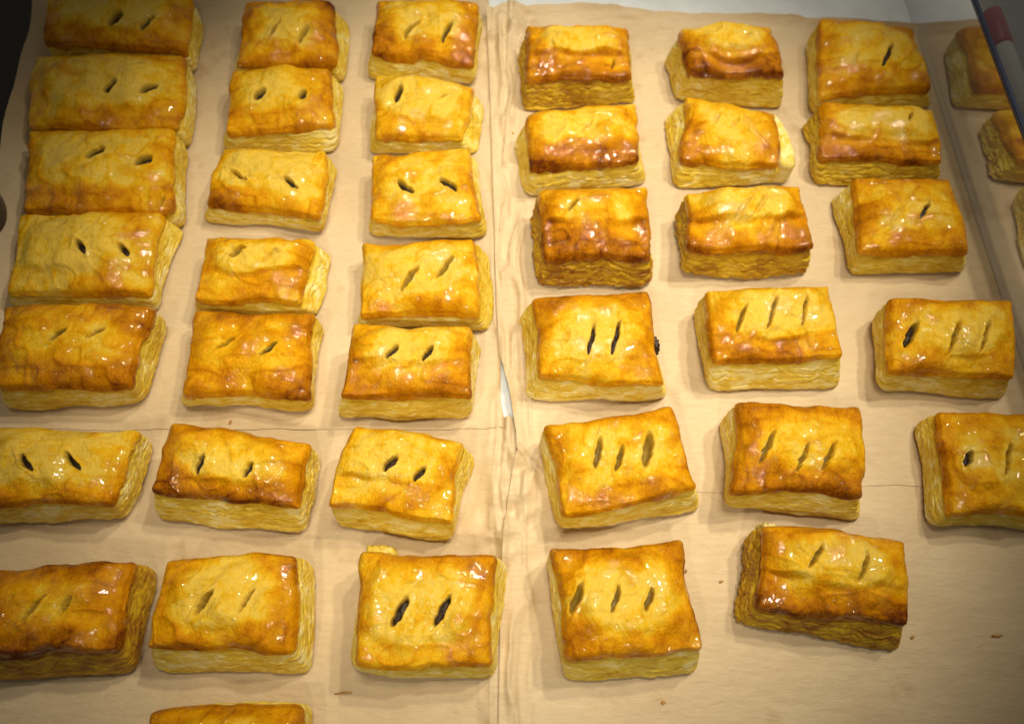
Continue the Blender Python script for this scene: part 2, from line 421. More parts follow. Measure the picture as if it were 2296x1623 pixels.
def pastry(key, label, top, base, slits, brown=0.4, puff=0.0064, front=0.0, back=0.0, sideb=0.0, crease=None,
           side='R', flake=0.8, h=None, flow=0.0, curl=(0, 0, 0, 0), seed=None, extra=0.0, maxoff=0.011):
    """top: TL TR BR BL crust corners, base: (FL, FR, visible back) all on the measuring grid"""
    seed = seed or (sum(ord(ch) * (i * 31 + 7) for i, ch in enumerate(key)) % 9973)
    rng = np.random.RandomState(seed)
    ZB = 0.0024
    cj = rng.uniform(-0.0012, 0.0018, 4)
    curl = tuple(c_ + j_ for c_, j_ in zip(curl, cj))
    def corners(hh):
        zz = [hh + curl[0], hh + curl[1], hh - flow + curl[2], hh - flow + curl[3]]       # TL TR BR BL
        return [np.array(at(*p, z)) for p, z in zip(top, zz)]
    if h is None:
        best = None
        for hh in np.linspace(0.024, 0.034, 21):
            T = corners(hh)
            if base is None: best = (0, 0.028); break
            off = 0.5 * ((T[3][1] - at(*base[0], ZB)[1]) + (T[2][1] - at(*base[1], ZB)[1]))
            e = abs(off - 0.0035)
            if best is None or e < best[0]: best = (e, hh)
        h = best[1]
    T = corners(h)
    TL, TR, BR, BL = [t[:2] for t in T]
    q = np.array([BL, BR, TR, TL])                                     # FL FR BR BL
    zq = np.array([T[3][2], T[2][2], T[1][2], T[0][2]])
    # base polygon
    cen = q.mean(0)
    b = q.copy()
    m = 0.0012
    b[0] += (-m, -m); b[1] += (m, -m); b[2] += (m, m); b[3] += (-m, m)
    if base is not None:
        for k, p in ((0, base[0]), (1, base[1])):
            w = at(*p, ZB)[:2] - q[k]
            lim = maxoff
            sx = -1 if k == 0 else 1
            b[k] = q[k] + np.array([sx * np.clip(w[0] * sx, -0.002, lim), np.clip(w[1], -lim, 0.0)])
        if len(base) > 2 and base[2] is not None:
            S = at(*base[2], 0.008)[:2]
            if side == 'R':
                a0, a1 = q[1], q[2]; t = np.clip((S[1] - a0[1]) / (a1[1] - a0[1]), 0, 1); o = S[0] - (a0[0] + (a1[0] - a0[0]) * t)
                b[2][0] = q[2][0] + np.clip(o, 0.001, maxoff)
            else:
                a0, a1 = q[0], q[3]; t = np.clip((S[1] - a0[1]) / (a1[1] - a0[1]), 0, 1); o = (a0[0] + (a1[0] - a0[0]) * t) - S[0]
                b[3][0] = q[3][0] - np.clip(o, 0.001, maxoff)
    origin = np.array([b[:, 0].mean(), b[:, 1].mean(), 0.0023])
    root = empty("puff_pastry", origin)
    tag(root, label, "pastry", "puff pastries laid out on the parchment")

    # ---- crust
    n = 64
    bows = rng.uniform(-0.0022, 0.0020, 4)
    po = outline(q, seed, 0.0017, 4, n, bows)
    sA = np.linspace(0, 1, n + 1)
    loop = np.concatenate([po, po[:1]])
    sides = [loop[k * n:(k + 1) * n + 1] for k in range(4)]            # front, right, back(reversed), left(reversed)
    def rs(p, m_):
        t = np.linspace(0, 1, m_); return np.stack([np.interp(t, sA, p[:, k]) for k in range(2)], -1)
    Fr = rs(sides[0], NU); Rt = rs(sides[1], NV); Bk = rs(sides[2][::-1], NU); Lf = rs(sides[3][::-1], NV)
    u = np.linspace(0, 1, NU)[None, :, None]; v = np.linspace(0, 1, NV)[:, None, None]
    XY = (1 - v) * Fr[None] + v * Bk[None] + (1 - u) * Lf[:, None] + u * Rt[:, None] \
        - ((1 - u) * (1 - v) * Fr[0] + u * (1 - v) * Fr[-1] + (1 - u) * v * Bk[0] + u * v * Bk[-1])
    X, Y = XY[..., 0], XY[..., 1]
    U = np.broadcast_to(u[..., 0], X.shape); V = np.broadcast_to(v[..., 0], X.shape)
    Zb = (zq[0] * (1 - U) + zq[1] * U) * (1 - V) + (zq[3] * (1 - U) + zq[2] * U) * V
    ed = np.minimum(np.minimum(U, 1 - U) * 1.25, np.minimum(V, 1 - V))
    pu = 1 - np.abs(2 * U - 1) ** 3.0
    cy = 0.5 + 0.10 * rng.uniform(-1, 1)
    pv = 1 - np.abs(np.where(V < cy, (cy - V) / cy, (V - cy) / (1 - cy))) ** 2.6
    dome = puff * pu * pv
    x = X - origin[0]; y = Y - origin[1]
    win = sstep(0.0, 0.08, ed)
    rel = 0.0021 * fbm(x * 46, y * 52, seed + 5, 2) + 0.00055 * fbm(x * 130, y * 130, seed + 6, 2)
    rel_s = rel - 0.0021 * fbm(x * 46, y * 52, seed + 5, 2)
    fold = (1 - np.abs(vnoise(x * 60 + 1.5 * vnoise(x * 40, y * 40, seed + 8), y * 95, seed + 7))) ** 5
    rel = rel + 0.0011 * (fold - 0.3)
    Z = Zb + dome + rel * (0.35 + 0.65 * win)
    Z += 0.0016 * fbm(x * 42, y * 42, seed + 31, 3) * np.exp(-ed / 0.06)
    rr = np.clip(1 - ed / 0.10, 0, 1)
    Z -= 0.0027 * (1 - np.sqrt(np.maximum(1 - rr * rr, 0)))
    bl = np.maximum(vnoise(x * 105, y * 105, seed + 33) - 0.25, 0)           # blisters
    Z += 0.0011 * bl * win
    br = brown - 0.02 + 0.22 * np.exp(-ed / 0.055) * (0.75 + 0.5 * fbm(x * 30, y * 30, seed + 37, 2)) - 0.12 * sstep(0.10, 0.32, ed) + 0.17 * fbm(x * 34, y * 34, seed + 9, 3) + 30 * rel + 130 * (rel_s + 0.0011 * (fold - 0.3))
    br = br + front * sstep(0.42, 0.10, V + 0.07 * fbm(x * 40, y * 20, seed + 10, 2))
    br = br + back * sstep(0.62, 0.92, V + 0.07 * fbm(x * 40, y * 20, seed + 11, 2))
    if crease is not None:
        v0, arc, drop, bulge = crease
        vc = v0 - arc * (1 - (2 * U - 1) ** 2) + 0.055 * vnoise(x * 26, y * 0, seed + 12) + 0.03 * vnoise(x * 75, y * 0, seed + 13)
        k_ = 0.25 + 0.75 * sstep(-0.7, 0.45, vnoise(x * 30, y * 0 + 4, seed + 34))
        k_ = k_ * sstep(0.0, 0.10, U) * sstep(1.0, 0.90, U)
        wd = 0.035 + 0.03 * (1 - k_)
        Z -= drop * k_ * sstep(vc + wd * 0.3, vc - wd, V) * sstep(-0.02, 0.16, V)
        lens = np.clip((V - vc) / np.maximum(1 - vc, 0.05), 0, 1)
        Z += bulge * np.sin(math.pi * np.clip(lens * 0.93 + 0.07 * k_, 0, 1)) ** 0.8 * pu * (lens > 0)
        br += 0.22 * k_ * np.exp(-((V - vc + 0.03) / 0.03) ** 2) - 0.10 * sstep(-0.02, 0.04, V - vc)
    vm = 0.56 if crease is None else 0.64
    r4 = ((np.abs(2 * U - 1) / 0.80) ** 3 + (np.abs(V - vm) / (0.37 if crease is None else 0.30)) ** 3) ** (1 / 3) + 0.12 * fbm(x * 38, y * 38, seed + 36, 2)
    mound = sstep(1.12, 0.78, r4); mk = rng.uniform(0.3, 1.0)
    Z += 0.0034 * mk * mound
    br += mk * (-0.14 * mound + 0.10 * np.exp(-((r4 - 1.02) / 0.10) ** 2))
    vent = np.zeros_like(Z)
    hmid = zq.mean() + puff * 0.8
    fills = []
    for s in slits:
        x1, y1, x2, y2, w, typ = s
        a = at(x1, y1, hmid)[:2]; e = at(x2, y2, hmid)[:2]
        mid = (a + e) / 2; d = e - a; L = np.hypot(*d); d /= L
        hl = L / 2 * 1.08; hw = w * 0.5 * (mid_scale(mid)) * (0.92 if typ == 'o' else 1.1)
        al = (X - mid[0]) * d[0] + (Y - mid[1]) * d[1]; ac = -(X - mid[0]) * d[1] + (Y - mid[1]) * d[0]
        ac = ac + 0.0005 * vnoise(al * 330, al * 0, seed + 14) + 0.00025 * vnoise(al * 900, al * 0, seed + 18)
        lipside = 1.0 if rng.rand() < 0.5 else -1.0
        qd = np.sqrt((al / hl) ** 2 + (ac / hw) ** 2)
        near = np.exp(-((al / (1.7 * hl)) ** 2 + (ac / 0.0065) ** 2))
        depth = {'d': 0.0085, 'o': 0.0072, 'c': 0.0012}[typ]
        Z -= 0.0016 * near
        Z += (0.0005 + 0.0007 * sstep(-0.001, 0.001, ac * lipside)) * np.exp(-((qd - 1.4) / 0.32) ** 2)
        br += 0.10 * np.exp(-((qd - 1.3) / 0.2) ** 2) * sstep(-0.0005, 0.0008, ac * lipside) + 0.06 * vnoise(x * 500, y * 500, seed + 19) * near
        Z -= depth * sstep(1.12, 0.62, qd)
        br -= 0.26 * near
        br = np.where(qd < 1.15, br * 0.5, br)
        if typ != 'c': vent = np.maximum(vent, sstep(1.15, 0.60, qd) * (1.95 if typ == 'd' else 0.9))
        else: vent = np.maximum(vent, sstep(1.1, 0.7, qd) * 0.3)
        if typ == 'd': fills.append((mid, d, hl, hw, typ))
    br = np.clip(br, 0.0, 1.0)
    top_co = np.stack([X, Y, Z], -1).reshape(-1, 3)
    # crust rim turned down
    ring_idx = np.concatenate([np.arange(NU - 1), (np.arange(NV - 1)) * NU + NU - 1,
                               (NV - 1) * NU + np.arange(NU - 1, 0, -1), np.arange(NV - 1, 0, -1) * NU])
    rp = top_co[ring_idx]; rn = normals(rp[:, :2]); nr = len(ring_idx)
    sarc = np.arange(nr)
    thick = 0.0046 * (1 + 0.5 * vnoise(sarc * 0.07, sarc * 0, seed + 15) + 0.3 * vnoise(sarc * 0.25, sarc * 0, seed + 16))
    rows = [top_co]
    for o_, dz in ((0.0006, 0.14), (0.0010, 0.42), (0.0007, 0.85), (-0.0016, 1.05)):
        r = rp.copy(); r[:, :2] += rn * o_; r[:, 2] -= thick * dz; rows.append(r)
    co = np.concatenate(rows)
    qs = [grid_quads(NU, NV)]
    prev = ring_idx; off = NU * NV
    for k in range(4):
        cur = off + np.arange(nr); nx = np.roll(np.arange(nr), -1)
        qs.append(np.stack([prev, cur, cur[nx], prev[nx]], -1)); prev = cur; off += nr
    bratt = np.concatenate([br.ravel()] + [np.clip(br.ravel()[ring_idx] + dd, 0, 1) for dd in (0.03, -0.06, -0.22, -0.36)])
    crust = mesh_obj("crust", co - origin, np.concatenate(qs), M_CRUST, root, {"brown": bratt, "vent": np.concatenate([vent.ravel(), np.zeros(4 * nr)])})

    # ---- flaky sides
    P = 4 * 66
    ot = outline(q, seed, 0.0017, 4, 66, bows); ob = outline(b, seed + 40, 0.0019, 13, 66, bows)
    # start both loops at the same corner
    zr = np.interp(np.linspace(0, 1, P, endpoint=False), np.linspace(0, 1, nr, endpoint=False), rp[:, 2])
    ztop = zr - 0.0026
    s = np.arange(P) / P * 40.0
    def pn(freq, sd):                                              # periodic along the loop
        th = np.arange(P) / P * 2 * math.pi
        return vnoise(np.cos(th) * freq + 5.1, np.sin(th) * freq - 2.3, sd)
    K = 7 + int(rng.randint(0, 4))
    tb = np.sort(np.concatenate([[0, 1], (np.arange(1, K) + rng.uniform(-0.32, 0.32, K - 1)) / K]))
    rows = []; batt = []
    nrm = normals(ob)
    def lev(t, k): 
        wav = (0.12 * pn(2.6, seed + 50 + k) + 0.08 * pn(8, seed + 70 + k) + 0.055 * pn(22, seed + 75 + k) + 0.03 * pn(46, seed + 78 + k)) * math.sin(math.pi * t) ** 0.5 if 0 < t < 1 else 0
        return np.clip(t + wav, 0, 1)
    levs = [lev(t, k) for k, t in enumerate(tb)]
    for k in range(1, len(levs)): levs[k] = np.maximum(levs[k], levs[k - 1] + 0.006)
    levs = [np.clip(l / levs[-1], 0, 1) for l in levs]
    zbot = 0.0027 + 0.0006 * pn(4, seed + 90)
    for k in range(K):
        offk = flake * (0.0004 * pn(4, seed + 100 + k) + 0.0004 * pn(15, seed + 120 + k) + 0.0002 * pn(40, seed + 125 + k))
        crev = flake * (0.0001 + 0.0030 * np.clip(pn(11, seed + 140 + k) - 0.35, 0, 1) + 0.0002 * np.abs(pn(26, seed + 160 + k)))
        for (f, o_) in ((0.0, None), (0.16, 0.0), (0.5, 0.0002 * flake), (0.84, 0.0)):
            t = levs[k] + (levs[k + 1] - levs[k]) * f
            sh = (1 - t) ** 1.25
            xy = ot * (1 - sh)[:, None] + ob * sh[:, None]
            o = offk + o_ if o_ is not None else offk - np.abs(crev)
            bul = (0.0012 + 0.0010 * pn(3, seed + 210)) * np.sin(math.pi * t) - 0.0005 * sstep(0.80, 1.0, t) - 0.0012 * sstep(0.09, 0.0, t)
            xy = xy + nrm * (o + bul)[:, None]
            rows.append(np.column_stack([xy, zbot + (ztop - zbot) * t]))
            bb = 0.16 + sideb + 0.50 * sstep(0.10, 0.0, t) + 0.22 * sstep(0.78, 1.0, t) + (0.10 if o_ is None else 0) + 0.10 * pn(7, seed + 180 + k) + 0.10 * pn(2.5, seed + 200)
            batt.append(bb)
    xy = ot - nrm * 0.003
    rows.append(np.column_stack([xy, ztop])); batt.append(np.full(P, 0.2 + sideb))
    bot = rows[0].copy(); bot[:, :2] = bot[:, :2] - nrm * 0.002; bot[:, 2] = 0.0023
    rows = [bot] + rows; batt = [batt[0]] + batt
    nrw = len(rows)
    co = np.concatenate(rows)
    cb = np.array([[b[:, 0].mean(), b[:, 1].mean(), 0.0023]])
    tris = np.stack([np.full(P, len(co)), np.roll(np.arange(P), -1), np.arange(P)], -1)
    co = np.concatenate([co, cb]); ba = np.concatenate(batt + [np.array([0.6])])
    mesh_obj("flaky_side", co - origin, grid_quads(P, nrw, 0, True), M_SIDE, root, {"brown": np.clip(ba, 0, 1)}, tris=tris)

    # ---- dark filling at the bottom of open slits
    for (mid, d, hl, hw, typ) in fills:
        iz = np.argmin((X - mid[0]) ** 2 + (Y - mid[1]) ** 2); zc = Z.ravel()[iz]
        th = np.linspace(0, 2 * math.pi, 14, endpoint=False); ph = np.linspace(0.12, math.pi - 0.12, 7)
        cc = []
        for p_ in ph:
            r = math.sin(p_); zz = math.cos(p_)
            al = hl * 0.92 * r * np.cos(th); ac = hw * 1.15 * r * np.sin(th)
            wv = 1 + 0.25 * rng.uniform(-1, 1, 14)
            cc.append(np.column_stack([mid[0] + al * d[0] - ac * d[1], mid[1] + al * d[1] + ac * d[0], zc + 0.0036 + 0.0024 * zz * wv]))
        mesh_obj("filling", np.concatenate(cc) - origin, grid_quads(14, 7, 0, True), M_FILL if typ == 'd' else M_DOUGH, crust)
    return root

def mid_scale(p):
    """metres per grid unit at a crust point"""
    d = np.array([p[0], p[1], 0.03]) - CAM
    return float(np.dot(d, _f)) / FOC

L, R_ = 'R', 'L'      # visible side of the pastries: left half shows right sides, right half left sides
PA = []
ROOT = {}
def P_(key, label, **kw): ROOT[key] = pastry(key, label, **kw)

# ---- column along the left panel
P_('L1A', "pale golden pastry in the far back left corner, cut off by the top picture edge", top=[(112, -28), (428, -6), (410, 113), (92, 88)],
   base=None, slits=[(247, 57, 272, 31, 20, 'd'), (317, 67, 345, 40, 15, 'd')], brown=0.34, h=0.028, side=L, front=0.15)
P_('L1B', "pale pastry second from back beside the left panel, three slits in a row", top=[(80, 122), (408, 118), (395, 282), (58, 279)],
   base=None, slits=[(239, 211, 260, 186, 20, 'd'), (317, 211, 345, 185, 17, 'd'), (140, 214, 162, 190, 7, 'c')], brown=0.20, h=0.028, side=L, front=0.12)
P_('L1C', "golden pastry third from back beside the left panel, small hole near its front right corner", top=[(60, 292), (388, 288), (381, 468), (46, 470)],
   base=None, slits=[(200, 359, 232, 333, 21, 'd'), (303, 368, 334, 347, 20, 'd'), (350, 448, 354, 428, 9, 'o')], brown=0.27, h=0.028, side=L, front=0.15)
P_('L1D', "pale pastry fourth from back beside the left panel, two short dark slits leaning left", top=[(44, 479), (363, 475), (330, 656), (14, 656)],
   base=[(-2, 690), (355, 706), (412, 540)], slits=[(178, 548, 197, 572, 13, 'd'), (268, 548, 285, 570, 12, 'd')], brown=0.20, side=L)
P_('L1E', "orange brown pastry at the left picture edge with two thin slanted slits", top=[(10, 686), (335, 680), (292, 860), (-14, 862)],
   base=[(-26, 922), (325, 905), (368, 755)], slits=[(116, 766, 150, 740, 13, 'd'), (195, 759, 231, 733, 12, 'o')], brown=0.50, side=L, front=0.12)
P_('L1F', "pale wet glazed pastry cut by the left picture edge with two black slits", top=[(-38, 958), (304, 962), (244, 1128), (-62, 1136)],
   base=[(-80, 1178), (286, 1167), (333, 1018)], slits=[(47, 1020, 76, 1056, 13, 'd'), (145, 1015, 174, 1049, 11, 'd')], brown=0.14, side=L, front=0.30)
P_('L1G', "dark brown pastry in the front left corner with two slanted slits", top=[(-60, 1284), (292, 1258), (256, 1452), (-70, 1476)],
   base=[(-90, 1556), (309, 1524), (344, 1322)], slits=[(51, 1396, 101, 1335, 13, 'o'), (132, 1380, 163, 1337, 10, 'o')], brown=0.50, side=L, front=0.28, back=0.1, sideb=0.34)

# ---- second column
P_('L2A', "golden pastry in the back row between the left corner and the middle, two olive slits", top=[(550, 1), (746, 7), (751, 138), (529, 141)],
   base=[(517, 168), (772, 190), (784, 60)], slits=[(604, 85, 628, 56, 15, 'o'), (671, 94, 691, 62, 13, 'o')], brown=0.40, back=0.15, side=L, curl=(0.002, 0, 0, 0))
P_('L2B', "orange pastry second from back in second column, two tiny dark holes", top=[(522, 156), (738, 150), (744, 274), (506, 294)],
   base=[(498, 322), (755, 345), (773, 232)], slits=[(574, 223, 594, 203, 17, 'd'), (676, 225, 683, 204, 14, 'd')], brown=0.37, side=L)
P_('L2C', "pale yellow pastry third from back in second column, slits leaning left", top=[(498, 332), (727, 335), (714, 487), (460, 452)],
   base=[(446, 503), (727, 525), (755, 375)], slits=[(517, 381, 553, 408, 9, 'o'), (638, 400, 664, 420, 10, 'd')], brown=0.16, side=L, front=0.22)
P_('L2D', "pastry with creased orange front and pale gaping slits, fourth in second column", top=[(461, 528), (700, 536), (669, 674), (434, 668)],
   base=[(430, 704), (717, 700), (740, 587)], slits=[(518, 581, 555, 562, 13, 'o'), (589, 593, 634, 562, 10, 'c')], brown=0.38, side=L, crease=(0.52, 0.10, 0.003, 0.003))
P_('L2E', "evenly browned orange pastry in second column with two half open slits", top=[(434, 692), (705, 702), (689, 888), (402, 880)],
   base=[(399, 912), (696, 928), (729, 745)], slits=[(486, 783, 527, 759, 12, 'o'), (586, 799, 620, 770, 12, 'd')], brown=0.50, side=L, curl=(0, 0.002, 0, 0))
P_('L2F', "pastry with raised back left corner and brown edges, second from front in second column", top=[(381, 946), (691, 992), (669, 1136), (334, 1096)],
   base=[(341, 1184), (682, 1202), (712, 1037)], slits=[(440, 1060, 460, 1024, 16, 'd'), (549, 1070, 568, 1040, 12, 'd')], brown=0.36, front=0.30, side=L, curl=(0.004, 0, 0, 0))
P_('L2G', "pastry with pale streaked left and brown right half, front of second column", top=[(373, 1256), (657, 1246), (650, 1460), (324, 1450)],
   base=[(341, 1517), (702, 1517), (700, 1290)], slits=[(437, 1374, 480, 1325, 16, 'o'), (538, 1370, 568, 1320, 10, 'o')], brown=0.27, front=0.22, side=L)
P_('L2H', "pastry cut off by the bottom picture edge, only its brown back rim showing", top=[(334, 1598), (668, 1583), (664, 1810), (300, 1816)],
   base=None, slits=[], brown=0.42, h=0.028, side=L)

# ---- third column, left of the paper seam
P_('L3A', "orange pastry at the top picture edge just left of the paper seam", top=[(844, 0), (1071, 4), (1062, 140), (833, 113)],
   base=[(821, 183), (1066, 193), (1083, 85)], slits=[(908, 85, 939, 51, 16, 'o'), (992, 89, 1013, 58, 9, 'd')], brown=0.38, front=0.15, side=L)
P_('L3B', "pale yellow pastry second from back left of the seam, one round dark hole", top=[(844, 166), (1062, 192), (1034, 305), (840, 302)],
   base=[(826, 340), (1069, 340), (1078, 246)], slits=[(888, 227, 900, 201, 14, 'd'), (990, 227, 1009, 212, 9, 'o')], brown=0.17, side=L)
P_('L3C', "golden pastry third from back left of the seam, two slits leaning left", top=[(833, 345), (1050, 329), (1079, 487), (833, 490)],
   base=[(824, 526), (1096, 536), (1104, 440)], slits=[(893, 407, 924, 431, 13, 'd'), (987, 403, 1021, 427, 14, 'd')], brown=0.28, side=L, maxoff=0.008)
P_('L3D', "pale pastry with two long olive slits beside the middle of the seam", top=[(810, 541), (1060, 531), (1073, 702), (806, 704)],
   base=[(798, 732), (1100, 749), (1104, 640)], slits=[(898, 649, 936, 600, 15, 'o'), (980, 621, 1014, 576, 12, 'o')], brown=0.16, front=0.22, side=L)
P_('L3E', "pastry with yellow dome and browned front beside the white gap", top=[(792, 726), (1054, 728), (1056, 885), (764, 886)],
   base=[(752, 941), (1060, 941), (1085, 828)], slits=[(867, 804, 893, 780, 11, 'd'), (948, 809, 971, 782, 11, 'd')], brown=0.28, front=0.32, side=L, crease=(0.44, 0.06, 0.0015, 0.002))
P_('L3F', "crooked pale pastry with folded front flap, second from front left of the seam", top=[(794, 953), (1036, 990), (1010, 1168), (738, 1134)],
   base=[(754, 1186), (998, 1218), (1069, 1030)], slits=[(861, 1054, 891, 1028, 13, 'd'), (927, 1075, 953, 1049, 12, 'd')], brown=0.22, side=L, crease=(0.40, 0.04, 0.0028, 0.002), curl=(0.003, 0, 0, 0), maxoff=0.014)
P_('L3G', "golden pastry with two long dark slits, front row just left of the seam", top=[(809, 1234), (1112, 1245), (1101, 1489), (798, 1488)],
   base=[(787, 1506), (1117, 1522), (1140, 1270)], slits=[(880, 1402, 914, 1342, 16, 'd'), (975, 1400, 1009, 1338, 15, 'd')], brown=0.26, back=0.14, side=L, curl=(0.003, 0.001, 0, 0), puff=0.003)

# ---- first column right of the seam
P_('R1A', "dark orange pastry in the back row just right of the seam, no open slits", top=[(1179, 55), (1411, 63), (1414, 170), (1184, 168)],
   base=[(1174, 254), (1426, 230), (1159, 132)], slits=[(1373, 142, 1380, 122, 6, 'o'), (1245, 99, 1251, 73, 7, 'c')], brown=0.46, front=0.22, side=R_, sideb=0.26, flake=2.0, crease=(0.42, 0.06, 0.003, 0.002))
P_('R1B', "pastry with red brown front edge and a loose flake on its left, second row", top=[(1184, 256), (1426, 229), (1432, 356), (1189, 376)],
   base=[(1175, 443), (1456, 417), (1152, 330)], slits=[(1241, 316, 1264, 283, 8, 'c'), (1300, 300, 1325, 275, 8, 'c')], brown=0.36, front=0.40, side=R_)
P_('R1C', "darkest pastry with deeply browned front slope, third row right of the seam", top=[(1208, 424), (1452, 416), (1460, 574), (1223, 576)],
   base=[(1207, 646), (1462, 643), (1195, 500)], slits=[(1274, 478, 1297, 455, 8, 'o')], brown=0.50, front=0.30, side=R_, sideb=0.36, flake=2.0, crease=(0.56, 0.12, 0.004, 0.003), flow=0.002)
P_('R1D', "pastry with dark filling bursting from its right side", top=[(1195, 665), (1454, 649), (1492, 856), (1210, 840)],
   base=[(1174, 901), (1503, 897), (1156, 705)], slits=[(1320, 794, 1332, 732, 9, 'd'), (1373, 794, 1388, 725, 9, 'd'), (1268, 772, 1274, 744, 9, 'c')], brown=0.36, back=0.24, side=R_)
P_('R1E', "tilted glossy pastry with brown rim and three olive slits beside the crumpled seam", top=[(1223, 950), (1504, 905), (1564, 1090), (1266, 1155)],
   base=[(1250, 1190), (1576, 1152), (1207, 975)], slits=[(1334, 1048, 1346, 983, 14, 'o'), (1381, 1055, 1395, 1003, 13, 'o'), (1446, 1043, 1458, 973, 22, 'o')], brown=0.32, front=0.16, side=R_, puff=0.004)
P_('R1F', "pastry with sparkling glaze and three slits, front row just right of the seam", top=[(1235, 1227), (1533, 1209), (1577, 1454), (1268, 1475)],
   base=[(1260, 1539), (1572, 1518), (1223, 1262)], slits=[(1281, 1373, 1304, 1310, 18, 'o'), (1372, 1373, 1388, 1315, 12, 'o'), (1448, 1368, 1462, 1319, 14, 'o')], brown=0.32, front=0.25, back=0.15, side=R_)

# ---- second column right of the seam
P_('R2A', "pastry with lens shaped dome over a torn pale front, middle of right back row", top=[(1528, 62), (1730, 60), (1762, 163), (1551, 158)],
   base=[(1512, 230), (1757, 248), (1497, 140)], slits=[(1600, 84, 1612, 72, 8, 'c'), (1668, 98, 1680, 84, 8, 'c')], brown=0.38, front=0.28, side=R_, crease=(0.40, 0.20, 0.0045, 0.003), maxoff=0.013)
P_('R2B', "pastry with pale bare layer exposed along its right side, second row", top=[(1540, 212), (1738, 254), (1750, 364), (1528, 354)],
   base=[(1508, 426), (1786, 400), (1487, 275)], slits=[(1601, 283, 1610, 264, 7, 'c'), (1640, 290, 1655, 268, 8, 'c')], brown=0.30, side=R_, curl=(0.004, 0, 0, 0), maxoff=0.016)
P_('R2C', "brown pastry with two pale closed slits on a crescent dome, third row", top=[(1536, 432), (1796, 416), (1828, 548), (1546, 552)],
   base=[(1532, 621), (1815, 620), (1512, 510)], slits=[(1643, 494, 1680, 452, 10, 'c'), (1686, 488, 1722, 442, 10, 'c')], brown=0.42, front=0.20, side=R_, sideb=0.32, flake=2.0, crease=(0.52, 0.16, 0.0035, 0.003))
P_('R2D', "pastry with pale centre, three thin slits and a tall layered front", top=[(1587, 646), (1862, 636), (1890, 795), (1608, 810)],
   base=[(1590, 882), (1890, 885), (1558, 710)], slits=[(1653, 738, 1671, 689, 10, 'o'), (1721, 735, 1739, 669, 10, 'o'), (1798, 729, 1807, 666, 9, 'o')], brown=0.26, front=0.34, side=R_, crease=(0.36, 0.06, 0.0015, 0.0015))
P_('R2E', "pastry with dark brown raised corners and three stepped slits", top=[(1654, 898), (1927, 909), (1939, 1111), (1647, 1100)],
   base=[(1628, 1140), (1953, 1176), (1614, 968)], slits=[(1706, 1034, 1734, 971, 12, 'o'), (1790, 1052, 1813, 997, 12, 'o'), (1848, 1048, 1869, 997, 11, 'o')], brown=0.34, front=0.32, back=0.20, side=R_, curl=(0.003, 0.002, 0, 0))
P_('R2F', "brown slumped pastry in front at the right, two slits above a dark sloping flap", top=[(1714, 1179), (2032, 1214), (2036, 1400), (1700, 1360)],
   base=[(1646, 1404), (2022, 1470), (1669, 1220)], slits=[(1813, 1273, 1839, 1222, 11, 'o'), (1920, 1305, 1941, 1240, 12, 'o')], brown=0.40, front=0.34, side=R_, sideb=0.34, flake=1.8, crease=(0.48, 0.05, 0.003, 0.002), flow=0.003, maxoff=0.014)

# ---- column along the right panel
P_('R3A', "large pastry in the back right corner with one black slit", top=[(1841, 37), (2050, 60), (2092, 194), (1841, 214)],
   base=[(1813, 248), (2092, 248), (1811, 100)], slits=[(1980, 146, 1996, 109, 9, 'd'), (1909, 146, 1921, 124, 8, 'c')], brown=0.32, back=0.16, side=R_, puff=0.008, curl=(0.004, 0, 0, 0))
P_('R3B', "pastry with sagging brown fold, second from back beside the right panel", top=[(1838, 232), (2095, 240), (2116, 358), (1844, 348)],
   base=[(1828, 427), (2116, 392), (1803, 311)], slits=[(2031, 278, 2038, 263, 7, 'o')], brown=0.36, front=0.24, side=R_, sideb=0.10, flake=1.8, crease=(0.44, 0.12, 0.0035, 0.003))
P_('R3C', "orange brown pastry third from back beside the right panel, one short slit", top=[(1916, 396), (2130, 399), (2177, 562), (1932, 561)],
   base=[(1902, 621), (2174, 617), (1866, 468)], slits=[(2059, 493, 2079, 461, 9, 'd'), (1993, 506, 2021, 465, 9, 'c')], brown=0.46, side=R_, puff=0.007)
P_('R3D', "glossy pastry near the right picture edge with three upright slits", top=[(2001, 666), (2268, 670), (2276, 843), (2001, 830)],
   base=[(1966, 878), (2287, 898), (1959, 710)], slits=[(2036, 769, 2055, 724, 13, 'd'), (2128, 789, 2145, 727, 11, 'o'), (2197, 786, 2218, 724, 11, 'o')], brown=0.40, back=0.16, side=R_)
P_('R3E', "pastry cut off by the right picture edge, pale layered left side showing", top=[(2108, 922), (2372, 926), (2400, 1150), (2134, 1150)],
   base=[(2074, 1182), (2404, 1190), (2055, 955)], slits=[(2166, 1041, 2178, 1013, 14, 'd'), (2252, 1064, 2266, 994, 12, 'o')], brown=0.32, back=0.14, side=R_)

# ------------------------------------------------------------------ things beyond the right panel and at the left
mk = empty("marker_pen", at(2260, 70, 0.0))
q0, q1, q2 = at(2222, 30, 0.010), at(2248, 104, 0.010), at(2300, 240, 0.010)
tube("cap", q0, q1, 0.0075, 0.0075, M_PINK, mk)
tube("barrel", q1, q2, 0.0068, 0.0068, M_WHITE, mk)
tag(mk, "white marker pen with a pink cap lying beyond the right panel", "marker pen")

